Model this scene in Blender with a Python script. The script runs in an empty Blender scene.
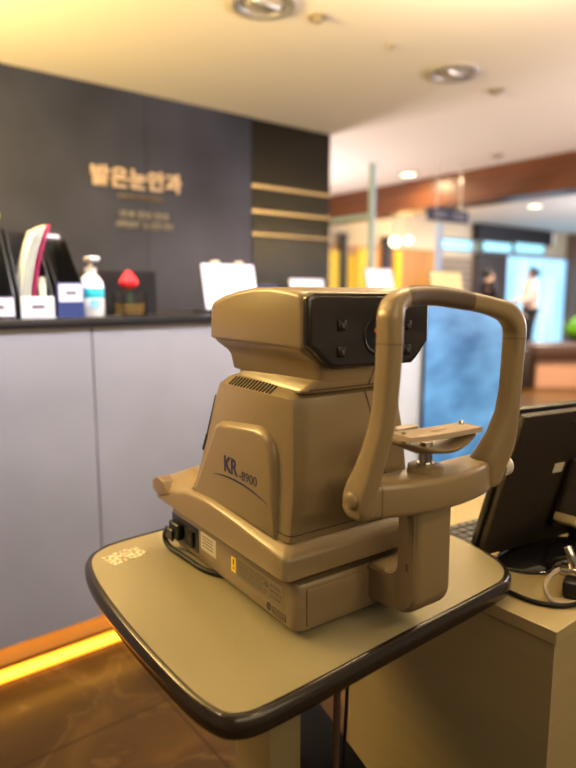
import bpy, bmesh, math, random
from mathutils import Vector, Matrix
random.seed(7)
S = bpy.context.scene
COL = S.collection
PI = math.pi

# ------------------------------------------------------------------ materials
MATS = {}
def mat(name, col, rough=.5, metal=0., spec=.5, emis=None, estr=0., noise=None, bump=None,
        trans=0., ior=1.45, coat=0.):
    if name in MATS: return MATS[name]
    m = bpy.data.materials.new(name); m.use_nodes = True
    nt = m.node_tree; b = nt.nodes['Principled BSDF']
    b.inputs['Base Color'].default_value = (*col, 1)
    b.inputs['Roughness'].default_value = rough
    b.inputs['Metallic'].default_value = metal
    b.inputs['Specular IOR Level'].default_value = spec
    b.inputs['Transmission Weight'].default_value = trans
    b.inputs['IOR'].default_value = ior
    b.inputs['Coat Weight'].default_value = coat
    if emis:
        b.inputs['Emission Color'].default_value = (*emis, 1)
        b.inputs['Emission Strength'].default_value = estr
    tc = nt.nodes.new('ShaderNodeTexCoord')
    if noise:
        col2, scale, detail, stretch = noise
        mp = nt.nodes.new('ShaderNodeMapping'); mp.inputs['Scale'].default_value = stretch
        n = nt.nodes.new('ShaderNodeTexNoise'); n.inputs['Scale'].default_value = scale; n.inputs['Detail'].default_value = detail
        r = nt.nodes.new('ShaderNodeValToRGB')
        r.color_ramp.elements[0].position = .32; r.color_ramp.elements[1].position = .68
        r.color_ramp.elements[0].color = (*col, 1); r.color_ramp.elements[1].color = (*col2, 1)
        nt.links.new(tc.outputs['Object'], mp.inputs['Vector']); nt.links.new(mp.outputs[0], n.inputs['Vector'])
        nt.links.new(n.outputs['Fac'], r.inputs['Fac']); nt.links.new(r.outputs['Color'], b.inputs['Base Color'])
        if emis: nt.links.new(r.outputs['Color'], b.inputs['Emission Color'])
    if bump:
        scale, strength = bump
        n2 = nt.nodes.new('ShaderNodeTexNoise'); n2.inputs['Scale'].default_value = scale
        bp = nt.nodes.new('ShaderNodeBump'); bp.inputs['Strength'].default_value = strength; bp.inputs['Distance'].default_value = .001
        nt.links.new(tc.outputs['Object'], n2.inputs['Vector']); nt.links.new(n2.outputs['Fac'], bp.inputs['Height'])
        nt.links.new(bp.outputs[0], b.inputs['Normal'])
    MATS[name] = m
    return m

PLAST = mat('beige_plastic', (.205, .152, .080), .31, spec=.5, noise=((.212, .158, .084), 3, 2, (1, 1, 1)))
PLAST2 = mat('tan_plastic', (.172, .124, .068), .30)
PADM = mat('forehead_rubber', (.075, .050, .030), .45)
SEAM = mat('dark_seam', (.06, .04, .025), .7)
SMOKE = mat('smoked_window', (.016, .014, .014), .22, spec=.5)
GLOSSB = mat('gloss_black', (.006, .006, .007), .08)
BLACK = mat('black_plastic', (.008, .008, .009), .35)
BLACKR = mat('black_rubber', (.006, .006, .006), .5, spec=.25)
STEEL = mat('polished_steel', (.62, .58, .52), .22, 1.)
TABTOP = mat('table_laminate', (.232, .203, .118), .40, noise=((.240, .210, .124), 60, 3, (1, 1, 1)))
EDGE = mat('table_edge_vinyl', (.018, .013, .009), .22)
COLM = mat('column_enamel', (.24, .19, .10), .4)
NAVY = mat('navy_print', (.015, .015, .06), .4)
YEL = mat('yellow_sticker', (.75, .55, .03), .5)
PLATE = mat('spec_plate', (.13, .10, .065), .45)
WHITEST = mat('white_sticker', (.46, .42, .33), .5)
INK = mat('label_ink', (.05, .04, .035), .6)
PAPER = mat('chin_paper', (.33, .26, .19), .8)
WHITE = mat('white_paper', (.60, .58, .68), .7)
CREAM = mat('cream_paper', (.66, .60, .36), .7)
DESK = mat('desk_laminate', (.30, .245, .125), .45, noise=((.32, .262, .135), 6, 4, (1, 1, 8)))

# ------------------------------------------------------------------ helpers
def prop(o, label=None, cat=None, group=None, kind=None):
    if label: o['label'] = label
    if cat: o['category'] = cat
    if group: o['group'] = group
    if kind: o['kind'] = kind
    return o
def empty(name, loc=(0, 0, 0), rz=0, label=None, cat=None, group=None):
    o = bpy.data.objects.new(name, None); COL.objects.link(o)
    o.location = loc; o.rotation_euler = (0, 0, rz); o.empty_display_size = .05
    return prop(o, label, cat, group)
def obj(name, bm, m, parent=None, smooth=35, loc=None, rz=None):
    me = bpy.data.meshes.new(name)
    bmesh.ops.recalc_face_normals(bm, faces=bm.faces[:])
    ms = m if isinstance(m, (list, tuple)) else [m]
    for x in ms: me.materials.append(x)
    if smooth:
        for f in bm.faces: f.smooth = True
        a = math.radians(smooth)
        for e in bm.edges:
            if len(e.link_faces) == 2 and e.calc_face_angle(0) > a: e.smooth = False
    bm.to_mesh(me); bm.free()
    o = bpy.data.objects.new(name, me); COL.objects.link(o)
    if parent: o.parent = parent
    if loc: o.location = loc
    if rz is not None: o.rotation_euler = (0, 0, rz)
    return o
def struct(name, bm, m, smooth=0):
    o = obj(name, bm, m, None, smooth); o['kind'] = 'structure'; return o
def BM(): return bmesh.new()
def box(bm, a, b, bev=0, seg=2, M=None, mi=0):
    t = bmesh.new()
    bmesh.ops.create_cube(t, size=1)
    for v in t.verts:
        v.co = Vector(((a[i] + b[i]) / 2 + v.co[i] * (b[i] - a[i]) for i in range(3)))
    if bev: bmesh.ops.bevel(t, geom=t.edges[:], offset=bev, segments=seg, profile=.5, affect='EDGES')
    join(bm, t, M, mi); return bm
def join(bm, t, M=None, mi=0):
    if M is not None: bmesh.ops.transform(t, matrix=M, verts=t.verts[:])
    vm = {v: bm.verts.new(v.co) for v in t.verts}
    for f in t.faces:
        try:
            nf = bm.faces.new([vm[v] for v in f.verts]); nf.material_index = mi
        except ValueError: pass
    t.free(); return bm
def loft(bm, loops, cap0=True, cap1=True, closed=True, mi=0):
    L = [[bm.verts.new(p) for p in lp] for lp in loops]
    n = len(L[0])
    for a, b in zip(L, L[1:]):
        for i in range(n if closed else n - 1):
            j = (i + 1) % n
            bm.faces.new((a[i], a[j], b[j], b[i])).material_index = mi
    if cap0: bm.faces.new(L[0][::-1]).material_index = mi
    if cap1: bm.faces.new(L[-1]).material_index = mi
    return bm
def rrect(x0, x1, y0, y1, r, n=4):
    pts = []
    for cx, cy, a0 in ((x1 - r, y1 - r, 0), (x0 + r, y1 - r, 90), (x0 + r, y0 + r, 180), (x1 - r, y0 + r, 270)):
        for k in range(n + 1):
            a = math.radians(a0 + 90 * k / n)
            pts.append((cx + r * math.cos(a), cy + r * math.sin(a)))
    return pts
def rsec(w, x0, x1, y0, y1, r, n=4): return [(x, y, w) for x, y in rrect(x0, x1, y0, y1, r, n)]
def prism(bm, poly, axis, a, b, bev=0, seg=3, mi=0, M=None):
    """extrude a 2D outline along an axis; poly is given in the two other axes in order"""
    t = bmesh.new()
    def P(p, c):
        if axis == 0: return (c, p[0], p[1])
        if axis == 1: return (p[0], c, p[1])
        return (p[0], p[1], c)
    loft(t, [[P(p, a) for p in poly], [P(p, b) for p in poly]])
    if bev:
        bmesh.ops.recalc_face_normals(t, faces=t.faces[:])
        es = [e for e in t.edges if len(e.link_faces) == 2 and e.calc_face_angle(0) > math.radians(40)]
        bmesh.ops.bevel(t, geom=es, offset=bev, segments=seg, profile=.5, affect='EDGES')
    join(bm, t, M, mi); return bm
def cat(pts, n=6, closed=False):
    out = []; N = len(pts); P = [Vector(p) for p in pts]
    rng = range(N) if closed else range(N - 1)
    for i in rng:
        g = (lambda k: P[k % N]) if closed else (lambda k: P[max(0, min(N - 1, k))])
        p0, p1, p2, p3 = g(i - 1), g(i), g(i + 1), g(i + 2)
        for k in range(n):
            t = k / n
            out.append(.5 * ((2 * p1) + (-p0 + p2) * t + (2 * p0 - 5 * p1 + 4 * p2 - p3) * t * t + (-p0 + 3 * p1 - 3 * p2 + p3) * t ** 3))
    if not closed: out.append(P[-1])
    return out
def tube(bm, pts, r, n=10, sm=6, mi=0):
    P = cat(pts, sm) if sm else [Vector(p) for p in pts]
    rr = r if callable(r) else (lambda t: r)
    up = Vector((0, 0, 1)); loops = []
    prev = None
    for i, p in enumerate(P):
        d = (P[min(i + 1, len(P) - 1)] - P[max(i - 1, 0)]).normalized()
        if prev is None:
            x = d.cross(up) if abs(d.dot(up)) < .95 else d.cross(Vector((1, 0, 0)))
        else: x = prev - d * prev.dot(d)
        x.normalize(); prev = x; y = d.cross(x)
        R = rr(i / (len(P) - 1))
        loops.append([p + x * R * math.cos(2 * PI * k / n) + y * R * math.sin(2 * PI * k / n) for k in range(n)])
    return loft(bm, loops, mi=mi)
def lathe(bm, prof, n=24, c=(0, 0, 0), axis='z', mi=0, sx=1, sy=1, ring=False):
    loops = []
    for r, z in prof:
        lp = []
        for k in range(n):
            a = 2 * PI * k / n; x, y = max(r, 1e-5) * math.cos(a) * sx, max(r, 1e-5) * math.sin(a) * sy
            v = (x, y, z) if axis == 'z' else ((z, x, y) if axis == 'x' else (x, z, y))
            lp.append(Vector(v) + Vector(c))
        loops.append(lp)
    return loft(bm, loops + ([loops[0]] if ring else []), not ring, not ring, mi=mi)
def textmesh(name, s, size, m, parent, M, ext=.0004, bold=0., align='LEFT', width=None):
    cu = bpy.data.curves.new(name, 'FONT'); cu.body = s; cu.size = size; cu.extrude = ext
    cu.align_x = align; cu.offset = bold; cu.resolution_u = 3
    o = bpy.data.objects.new(name, cu); COL.objects.link(o)
    bpy.context.view_layer.update()
    me = bpy.data.meshes.new_from_object(o.evaluated_get(bpy.context.evaluated_depsgraph_get()))
    bpy.data.objects.remove(o)
    if width and len(me.vertices):
        xs = [v.co.x for v in me.vertices]; k = width / (max(xs) - min(xs)); x0 = min(xs)
        for v in me.vertices: v.co.x = (v.co.x - x0) * k
    me.transform(M); me.materials.clear(); me.materials.append(m)
    o = bpy.data.objects.new(name, me); COL.objects.link(o)
    if parent: o.parent = parent
    return o
def frame(origin, ax, ay):
    ax = Vector(ax).normalized(); ay = Vector(ay).normalized(); az = ax.cross(ay)
    M = Matrix.Identity(4)
    for i in range(3):
        M[i][0], M[i][1], M[i][2], M[i][3] = ax[i], ay[i], az[i], origin[i]
    return M

# ------------------------------------------------------------------ camera
cam = bpy.data.cameras.new('camera'); co = bpy.data.objects.new('camera', cam); COL.objects.link(co)
yaw, pitch = math.radians(51.6), math.radians(8.4)
fwd = Vector((math.cos(yaw) * math.cos(pitch), math.sin(yaw) * math.cos(pitch), -math.sin(pitch)))
co.location = (0, 0, 1.2); co.rotation_euler = fwd.to_track_quat('-Z', 'Y').to_euler()
cam.sensor_fit = 'VERTICAL'; cam.sensor_height = 24; cam.lens = 610 / 768 * 24
cam.dof.use_dof = True; cam.dof.focus_distance = .88; cam.dof.aperture_fstop = 1.5
cam.clip_start = .05; S.camera = co

# ------------------------------------------------------------------ room shell
CEIL = 2.5
def tile_floor():
    m = bpy.data.materials.new('brown_marble_tile'); m.use_nodes = True; nt = m.node_tree; b = nt.nodes['Principled BSDF']; b.inputs['Specular IOR Level'].default_value = .18
    tc = nt.nodes.new('ShaderNodeTexCoord')
    n = nt.nodes.new('ShaderNodeTexNoise'); n.inputs['Scale'].default_value = 2.2; n.inputs['Detail'].default_value = 9; n.inputs['Distortion'].default_value = 1.6
    r = nt.nodes.new('ShaderNodeValToRGB'); e = r.color_ramp.elements
    e[0].position = .3; e[0].color = (.034, .018, .004, 1); e[1].position = .68; e[1].color = (.080, .044, .011, 1)
    x = r.color_ramp.elements.new(.52); x.color = (.050, .027, .007, 1)
    x = r.color_ramp.elements.new(.545); x.color = (.090, .052, .015, 1)
    x = r.color_ramp.elements.new(.57); x.color = (.053, .029, .008, 1)
    mp = nt.nodes.new('ShaderNodeMapping'); mp.inputs['Location'].default_value = (-.152, .27, 0)
    br = nt.nodes.new('ShaderNodeTexBrick'); br.offset = 0; br.inputs['Scale'].default_value = 1
    br.inputs['Brick Width'].default_value = .6; br.inputs['Row Height'].default_value = .6
    br.inputs['Mortar Size'].default_value = .0035; br.inputs['Color1'].default_value = br.inputs['Color2'].default_value = (1, 1, 1, 1)
    br.inputs['Mortar'].default_value = (.35, .3, .25, 1)
    mx = nt.nodes.new('ShaderNodeMix'); mx.data_type = 'RGBA'; mx.blend_type = 'MULTIPLY'; mx.inputs['Factor'].default_value = 1
    nt.links.new(tc.outputs['Object'], n.inputs['Vector']); nt.links.new(n.outputs['Fac'], r.inputs['Fac'])
    nt.links.new(tc.outputs['Object'], mp.inputs['Vector']); nt.links.new(mp.outputs[0], br.inputs['Vector'])
    nt.links.new(r.outputs['Color'], mx.inputs['A']); nt.links.new(br.outputs['Color'], mx.inputs['B'])
    nt.links.new(mx.outputs['Result'], b.inputs['Base Color'])
    b.inputs['Roughness'].default_value = .28
    return m
struct('floor', box(BM(), (-3, -3, -.1), (17, 8.2, 0)), tile_floor())
CEILM = mat('ceiling_paint', (.90, .87, .81), .8)
struct('ceiling', box(BM(), (-3, -3, CEIL), (17, 8.2, CEIL + .1)), CEILM)

# dark feature wall behind the counter: two glossy slate panels, then fluted panel
SLATE = mat('slate_panel', (.010, .013, .024), .36, spec=.28, noise=((.055, .064, .115), .9, 5, (1, 1, .8)))  # bluish cloudy patches in the colour imitate soft reflections on the wall
bm = BM(); box(bm, (-2.5, 3.91, 0), (1.888, 4.05, CEIL - .001)); box(bm, (1.892, 3.91, 0), (2.75, 4.05, CEIL - .001)); box(bm, (-2.5, 3.93, 0), (3.5, 4.04, CEIL - .002))
struct('wall_back', bm, SLATE)
FLUTE = mat('fluted_dark_panel', (.010, .009, .010), .25, spec=.5)
bm = BM(); box(bm, (2.755, 3.935, 0), (3.56, 4.05, CEIL - .001))
nf = 24; fw = (3.56 - 2.755) / nf
for i in range(nf):
    cx = 2.755 + fw * (i + .5)
    arc = [(cx - fw * .46 * math.cos(PI * k / 8), 3.935 - fw * .62 * math.sin(PI * k / 8)) for k in range(9)]
    prism(bm, arc, 2, 0.001, CEIL - .002)
struct('trim_1', bm, FLUTE, 60)
GLINT = mat('brushed_brass_inlay', (.55, .46, .36), .30, 1.)  # metal for strips that imitate lamp glints across the flutes
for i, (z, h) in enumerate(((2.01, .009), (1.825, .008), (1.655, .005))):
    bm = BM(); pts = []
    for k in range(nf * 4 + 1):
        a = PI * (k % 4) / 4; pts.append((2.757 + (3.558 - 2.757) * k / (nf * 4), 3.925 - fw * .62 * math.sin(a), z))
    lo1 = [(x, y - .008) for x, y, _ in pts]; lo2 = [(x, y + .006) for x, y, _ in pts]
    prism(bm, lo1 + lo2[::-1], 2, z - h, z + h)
    struct('trim_%d' % (4 + i), bm, GLINT, 60)  # glint row modelled as a strip, not a trim piece
# outer walls of the room
WALLC = mat('grey_wall_paint', (.30, .32, .38), .8)
struct('wall_left', box(BM(), (-3, -3, 0), (-2.9, 8.2, CEIL)), WALLC)
struct('wall_front', box(BM(), (-3, -3, 0), (17, -2.9, CEIL)), WALLC)

# wooden beam under the ceiling
WOODB = mat('beam_wood', (.085, .028, .009), .35, noise=((.14, .048, .014), 5, 6, (1, .15, 6)))
struct('trim_2', box(BM(), (5.68, -1.5, 2.165), (6.05, 8.1, CEIL - .001), .004), WOODB)

# far facade along y = 7
YF = 7.0
WOODW = mat('ochre_wood_wall', (.38, .15, .02), .45, noise=((.52, .24, .035), 3, 5, (4, 1, .3)))
CREAMW = mat('cream_wall', (.72, .60, .42), .8)
DARKW = mat('dark_fascia', (.016, .013, .014), .6)
bm = BM(); box(bm, (3.5, YF + .02, 0), (16.9, YF + .2, CEIL - .001)); struct('wall_far', bm, CREAMW)
bm = BM()
for k in range(7): box(bm, (4.6 + k * .62, YF - .02, 0), (4.6 + k * .62 + .612, YF + .03, 1.96), .003)
prop(obj('wood_wall_panel', bm, WOODW, smooth=0), 'ochre timber panelling along the far wall behind the glass screen', 'wall panel', kind='structure')
struct('trim_3', box(BM(), (9.95, YF - .12, 2.2), (12.6, YF + .03, CEIL - .002)), DARKW)
struct('wall_pier', box(BM(), (10.0, YF - .10, 0), (11.0, YF + .03, 1.97)), mat('dark_pier', (.045, .03, .025), .5))
struct('column', box(BM(), (13.48, YF - .3, 0), (13.95, YF + .03, CEIL - .002)), mat('brown_pier', (.20, .13, .09), .6))
for i, (x0, x1) in enumerate(((7.48, 7.66), (6.54, 6.66))):
    struct('column', box(BM(), (x0, YF - .08, 0), (x1, YF - .021, 2.12)), DARKW)
# windows of the far wall
CYAN = mat('transom_daylight', (.30, .62, .75), .3, emis=(.28, .66, .82), estr=1.0)
FRM = mat('grey_window_frame', (.12, .12, .13), .5)
BLUEW = mat('blue_film_glass', (.20, .50, .78), .2, emis=(.22, .52, .80), estr=1.0, noise=((.50, .78, .95), 1.4, 3, (3.5, 1, .35)))
def window(n, x0, x1, z0, z1, m, y=YF):
    w = empty('window_%d' % n, ((x0 + x1) / 2, y, z0)); w['kind'] = 'structure'
    hx = (x1 - x0) / 2; H = z1 - z0
    obj('pane', box(BM(), (-hx + .03, -.02, .03), (hx - .03, 0, H - .03)), m, w, 0)
    bm = BM()
    for a, b in (((-hx, -.035, 0), (hx, .01, .03)), ((-hx, -.035, H - .03), (hx, .01, H)), ((-hx, -.035, .031), (-hx + .03, .01, H - .031)), ((hx - .03, -.035, .031), (hx, .01, H - .031))): box(bm, a, b)
    obj('window_frame', bm, FRM, w, 0)
window(1, 8.95, 9.93, 1.97, 2.2, CYAN)
window(2, 10.03, 11.04, 1.975, 2.19, CYAN, YF - .13)
window(3, 11.1, 12.25, 1.99, 2.22, CYAN, YF - .13)
window(4, 11.04, 13.46, .02, 1.97, BLUEW)
bm = BM()
for k in range(7): box(bm, (8.95, YF - .10, 1.15 + k * .11), (9.93, YF + .0, 1.19 + k * .11))
prop(obj('wall_shelf', bm, mat('shelf_brown', (.16, .085, .045), .5), smooth=0), 'brown slatted shelf on the cream far wall under the left cyan window', 'shelf')
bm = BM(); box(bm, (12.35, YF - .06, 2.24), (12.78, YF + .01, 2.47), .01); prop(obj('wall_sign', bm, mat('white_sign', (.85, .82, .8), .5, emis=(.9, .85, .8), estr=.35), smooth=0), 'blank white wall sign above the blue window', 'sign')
# lit fabric blinds between the dark piers
YELB = mat('yellow_blind', (.80, .52, .06), .7, emis=(.85, .50, .05), estr=.45)
for i, (x0, x1, z1, lab) in enumerate(((6.10, 6.50, 1.85, 'yellow lit blind left of the narrow dark pier'), (6.68, 6.86, 1.80, 'narrow yellow lit blind just right of the narrow dark pier'), (6.90, 7.30, 1.90, 'wide yellow lit blind between the two dark piers'), (7.76, 7.92, 1.90, 'narrow yellow lit blind right of the right dark pier'))):
    bm = BM()
    n = 10
    lo = [(x0 + (x1 - x0) * k / n, YF - .05 - (.02 if k % 2 else 0)) for k in range(n + 1)] + [(x1, YF - .035), (x0, YF - .035)]
    prism(bm, lo, 2, .6, z1)
    prop(obj('window_blind', bm, YELB, smooth=0), lab, 'blind', 'yellow blinds on the far wall')

# ------------------------------------------------------------------ ceiling fixtures
RIM = mat('fixture_rim', (.55, .56, .60), .25, .6)
OFFL = mat('unlit_diffuser', (.55, .54, .56), .35)
GREYV = mat('grey_fixture', (.30, .26, .20), .5)
def big_downlight(x, y, label):
    t = empty('ceiling_downlight', (x, y, CEIL), 0, label, 'ceiling light', 'large unlit downlights')
    bm = BM(); lathe(bm, [(.145, 0), (.15, -.006), (.145, -.014), (.125, -.018), (.112, -.012), (.108, -.001)], 40); obj('trim_ring', bm, RIM, t, 50)
    bm = BM(); lathe(bm, [(.107, -.003), (.10, -.006), (.05, -.009), (0, -.010)], 32); obj('diffuser', bm, OFFL, t, 50)
    bm = BM(); box(bm, (-.075, -.03, -.02), (.075, .03, -.008), .006); obj('lamp_reflector', bm, RIM, t)
big_downlight(1.762, 2.40, 'large round unlit downlight at the top edge, nearest one')
big_downlight(3.158, 2.41, 'large round unlit downlight in the middle of the ceiling')
def small_fix(x, y, r, label, name='ceiling_sensor'):
    bm = BM(); lathe(bm, [(r, 0), (r, -.006), (r * .8, -.012), (r * .45, -.014), (r * .4, -.028), (0, -.03)], 24, (0, 0, 0))
    o = obj(name, bm, GREYV, smooth=40, loc=(x, y, CEIL)); prop(o, label, 'ceiling sensor')
small_fix(2.041, 2.347, .045, 'small grey ceiling sensor beside the nearest large downlight')
small_fix(2.567, 2.364, .018, 'tiny grey sprinkler dot between the two large downlights')
small_fix(3.638, 2.432, .05, 'small grey ceiling sensor beyond the middle large downlight')
small_fix(5.292, 3.493, .06, 'pale ceiling disc close to the wooden beam')
LIT = mat('lit_lamp', (1, .85, .6), .4, emis=(1, .78, .48), estr=5)
def lit_spot(x, y, r, label, z=CEIL):
    t = empty('ceiling_spotlight', (x, y, z), 0, label, 'ceiling light', 'lit ceiling spotlights')
    bm = BM(); lathe(bm, [(r * 1.3, 0), (r * 1.3, -.008), (r * 1.05, -.012), (r, -.004)], 24); obj('trim_ring', bm, RIM, t)
    bm = BM(); lathe(bm, [(r * .98, -.004), (r * .9, -.008), (0, -.010)], 24); obj('bulb', bm, LIT, t)
lit_spot(5.35, 4.63, .085, 'bright round ceiling spotlight just before the wooden beam')
lit_spot(8.737, 5.08, .10, 'round lit ceiling spotlight beyond the wooden beam')
for x, z, r, lab in ((7.30, 2.0, .075, 'left warm globe lamp glowing on the ochre far wall'), (7.62, 2.04, .055, 'right warm globe lamp glowing on the ochre far wall')):
    bm = BM(); bmesh.ops.create_uvsphere(bm, u_segments=20, v_segments=12, radius=r)
    t = empty('wall_lamp', (x, 6.55, z), 0, lab, 'lamp', 'globe lamps on the far wall')
    obj('lamp_shade', bm, LIT, t)
    bm = BM(); tube(bm, [(0, 0, r * .9), (0, .0, r + .1), (0, 0, CEIL - z)], .008, 8, 0); obj('lamp_rod', bm, RIM, t)

# hanging sign
t = empty('hanging_sign', (4.93, 4.0, 1.925), 0, 'dark navy hanging sign board below the wooden beam', 'sign')
obj('sign_board', box(BM(), (0, -.02, 0), (.64, .02, .125), .004), mat('navy_board', (.03, .035, .07), .4), t, 0)
for x in (.13, .52):
    bm = BM(); tube(bm, [(x, 0, .12), (x, 0, CEIL - 1.925)], .006, 8, 0); obj('hanging_rod', bm, RIM, t)
textmesh('sign_text', '접수 · 수납', .075, mat('sign_white', (.5, .5, .55), .5), t, frame((.07, -.0205, .035), (1, 0, 0), (0, 0, 1)), width=.5)

# glass screen by the end of the fluted wall
GLASS = mat('clear_glass', (.90, .97, .98), .04, trans=1.)
CHR = mat('satin_rail', (.34, .50, .66), .3)
t = empty('glass_partition', (3.56, 3.44, 0), 0, 'frosted clear glass partition with pale post and rail beside the fluted wall', 'glass partition')
obj('glass_pane', box(BM(), (-.005, .025, .05), (.005, .465, 1.79)), GLASS, t, 0)
obj('partition_post', box(BM(), (-.02, -.025, 0), (.02, .02, 2.2), .004), CHR, t, 0)
obj('top_rail', box(BM(), (-.015, .021, 1.79), (.015, .468, 1.825), .004), CHR, t, 0)
t = empty('sign_post', (5.1, 3.98, 0), 0, 'pale blue upright post standing below the hanging sign', 'post')
obj('post', box(BM(), (-.04, -.02, .02), (.03, .02, 1.90), .005), mat('pale_blue_post', (.42, .56, .80), .3), t, 0)
obj('base_plate', box(BM(), (-.15, -.15, 0), (.15, .15, .02), .004), CHR, t, 0)

# ------------------------------------------------------------------ reception counter
CTRM = mat('counter_front_laminate', (.195, .195, .215), .5, noise=((.235, .235, .26), 2.5, 6, (1, 1, 1)))
t = empty('reception_counter', (-.6, 1.905, 0), 0, 'long grey panelled reception counter with black top and amber lit toe kick', 'counter')
bm = BM()
for a, b in ((0, 1.314), (1.318, 2.75)): box(bm, (a, 0, .12), (b, .02, 1.098), .0015)
obj('front_panel', bm, CTRM, t, 0)
obj('end_panel', box(BM(), (2.752, 0, .12), (2.936, .02, 1.098), .0015), mat('white_counter_laminate', (.55, .62, .72), .45), t, 0)
obj('body', box(BM(), (.0, .021, .12), (3.68, .60, 1.097)), mat('counter_carcass', (.22, .2, .18), .6), t, 0)
obj('worktop', box(BM(), (-.02, -.015, 1.10), (3.70, .62, 1.126), .003), mat('black_worktop', (.012, .012, .013), .3), t)
obj('toe_kick', box(BM(), (0, .11, 0), (3.68, .14, .119)), mat('toe_kick_board', (.45, .42, .25), .4), t, 0)
LEDM = mat('amber_led', (1, .6, .1), .4, emis=(1, .25, .010), estr=4.0)
obj('led_strip', box(BM(), (0.02, .012, .001), (2.93, .062, .016), .003), LEDM, t, 0)
BLUEP = mat('blue_cloud_print', (.008, .085, .26), .5, emis=(1, 1, 1), estr=.34, noise=((.11, .33, .66), 2.2, 8, (1, 1, 2.2)))
t = empty('backlit_panel', (2.338, 1.878, 0), 0, 'backlit blue cloud-print board standing against the right end of the counter', 'display board')
obj('printed_face', box(BM(), (0, 0, .012), (.78, .008, 1.150), .002), BLUEP, t, 0)
obj('backing_frame', box(BM(), (0, .0085, 0), (.78, .012, 1.145)), FRM, t, 0)

# things on the counter
CT = 1.126
def file_holder(x, y, h, w, label, front_m, tagm=WHITE, tag_z=.0, lo=.066, rz=0):
    t = empty('magazine_file', (x, y, CT), rz, label, 'file holder', 'black magazine files on the counter')
    d = .24
    side = [(0, 0), (d, 0), (d, h), (d * .55, h), (0.005, lo), (0, lo)]
    bm = BM()
    prism(bm, side, 0, 0, .004); prism(bm, side, 0, w - .004, w)
    box(bm, (.004, d - .004, 0), (w - .004, d, h)); box(bm, (.004, 0, 0), (w - .004, d - .004, .004))
    obj('holder_shell', bm, BLACK, t, 0)
    obj('front_plate', box(BM(), (.0, -.004, 0), (w, 0, lo), .001), front_m, t, 0)
    bm = BM(); z0 = tag_z; box(bm, (.006, -.0065, z0 + .008), (w - .006, -.0041, z0 + .062)); obj('name_tag', bm, tagm, t, 0)
    bm = BM(); box(bm, (w * .3, -.0075, z0 + .03), (w * .7, -.0066, z0 + .040)); obj('tag_text', bm, INK, t, 0)
    return t
NAVYB = mat('navy_plastic', (.02, .035, .12), .4)
file_holder(.392, 1.945, .285, .112, 'black magazine file at the far left of the counter', BLACK)
file_holder(.515, 1.935, .275, .098, 'black magazine file holding the tall papers', mat('pale_plate', (.6, .6, .62), .5))
file_holder(.622, 1.935, .25, .085, 'navy fronted slanted magazine file left of the sanitizer bottle', NAVYB, tag_z=.042, lo=.108)
def leaflet(x, y, w, h, lx, m, label, t=.004, curve=.01):
    bm = BM(); n = 8; A = []; B = []
    for k in range(n + 1):
        s = k / n; ox = lx * s * s; A.append((ox, h * s)); B.append((ox + t, h * s))
    prism(bm, A + B[::-1], 1, 0, w)
    o = obj('leaflet', bm, m, smooth=30, loc=(x, y, CT + .006)); prop(o, label, 'leaflet', 'leaflets in the magazine file')
MAG = mat('magenta_cover', (.45, .02, .12), .5)
OFFW = mat('ivory_paper', (.62, .62, .52), .7)
leaflet(.522, 1.965, .07, .262, .055, OFFW, 'leftmost ivory leaflet fanned in the magazine file')
leaflet(.534, 1.965, .07, .270, .058, OFFW, 'second ivory leaflet from the left in the file')
leaflet(.546, 1.965, .07, .276, .060, OFFW, 'third ivory leaflet, next to the magenta one')
leaflet(.562, 1.965, .07, .278, .060, MAG, 'magenta covered leaflet standing tallest in the file')
bm = BM(); lathe(bm, [(.0, 0), (.011, 0), (.011, .10), (.009, .102), (0, .103)], 16)
t = empty('correction_tape', (.588, 1.96, CT + .006), 0, 'small pale green tube standing right of the magenta leaflet', 'tube')
obj('tube_body', bm, mat('pale_green', (.55, .62, .42), .5), t); bm = BM(); lathe(bm, [(.0, .103), (.010, .103), (.010, .118), (0, .12)], 16); obj('cap', bm, WHITEST, t)
bm = BM(); box(bm, (0, 0, 0), (.05, .16, .018), .003)
prop(obj('eraser', box(BM(), (0, 0, 0), (.05, .05, .015), .006, 3), WHITE, loc=(.640, 2.08, CT + .251)), 'small white eraser on top of the slanted file', 'eraser'); bm.free()
bm = BM(); bmesh.ops.create_uvsphere(bm, u_segments=20, v_segments=14, radius=.024)
t = empty('yellow_toy', (.478, 2.06, CT + .287), 0, 'yellow round toy on top of the leftmost magazine file', 'toy')
for v in bm.verts: v.co.z += .024
obj('toy_head', bm, mat('toy_yellow', (.85, .72, .02), .4), t)
bm = BM(); lathe(bm, [(.02, -.002), (.018, .006), (.008, .008)], 16); obj('toy_foot', bm, mat('toy_yellow', (1, 1, 0)), t)

# sanitizer bottle
t = empty('sanitizer_bottle', (.747, 1.975, CT), 0, 'white pump sanitizer bottle with teal label on the black worktop', 'pump bottle')
PB = mat('bottle_white', (.78, .76, .72), .35)
bm = BM(); lathe(bm, [(0, 0), (.036, 0), (.040, .004), (.040, .095), (.037, .112), (.026, .128), (.017, .137), (.015, .142)], 28); obj('bottle_body', bm, PB, t, 60)
bm = BM(); lathe(bm, [(.0403, .060), (.0408, .061), (.0408, .092), (.0403, .093)], 28); obj('label_band', bm, mat('teal_label', (.02, .34, .42), .4), t, 60)
bm = BM(); box(bm, (-.020, -.0415, .030), (.008, -.0385, .056), .006); obj('label_drop', bm, mat('pale_blue_label', (.20, .45, .68), .4), t)
bm = BM(); lathe(bm, [(0, .142), (.018, .142), (.018, .158), (.008, .160), (.006, .162), (.006, .178), (0, .179)], 20)
obj('pump_collar', bm, PB, t)
bm = BM(); box(bm, (-.016, -.045, .178), (.016, .014, .192), .005, 3); obj('pump_head', bm, PB, t)

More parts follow.
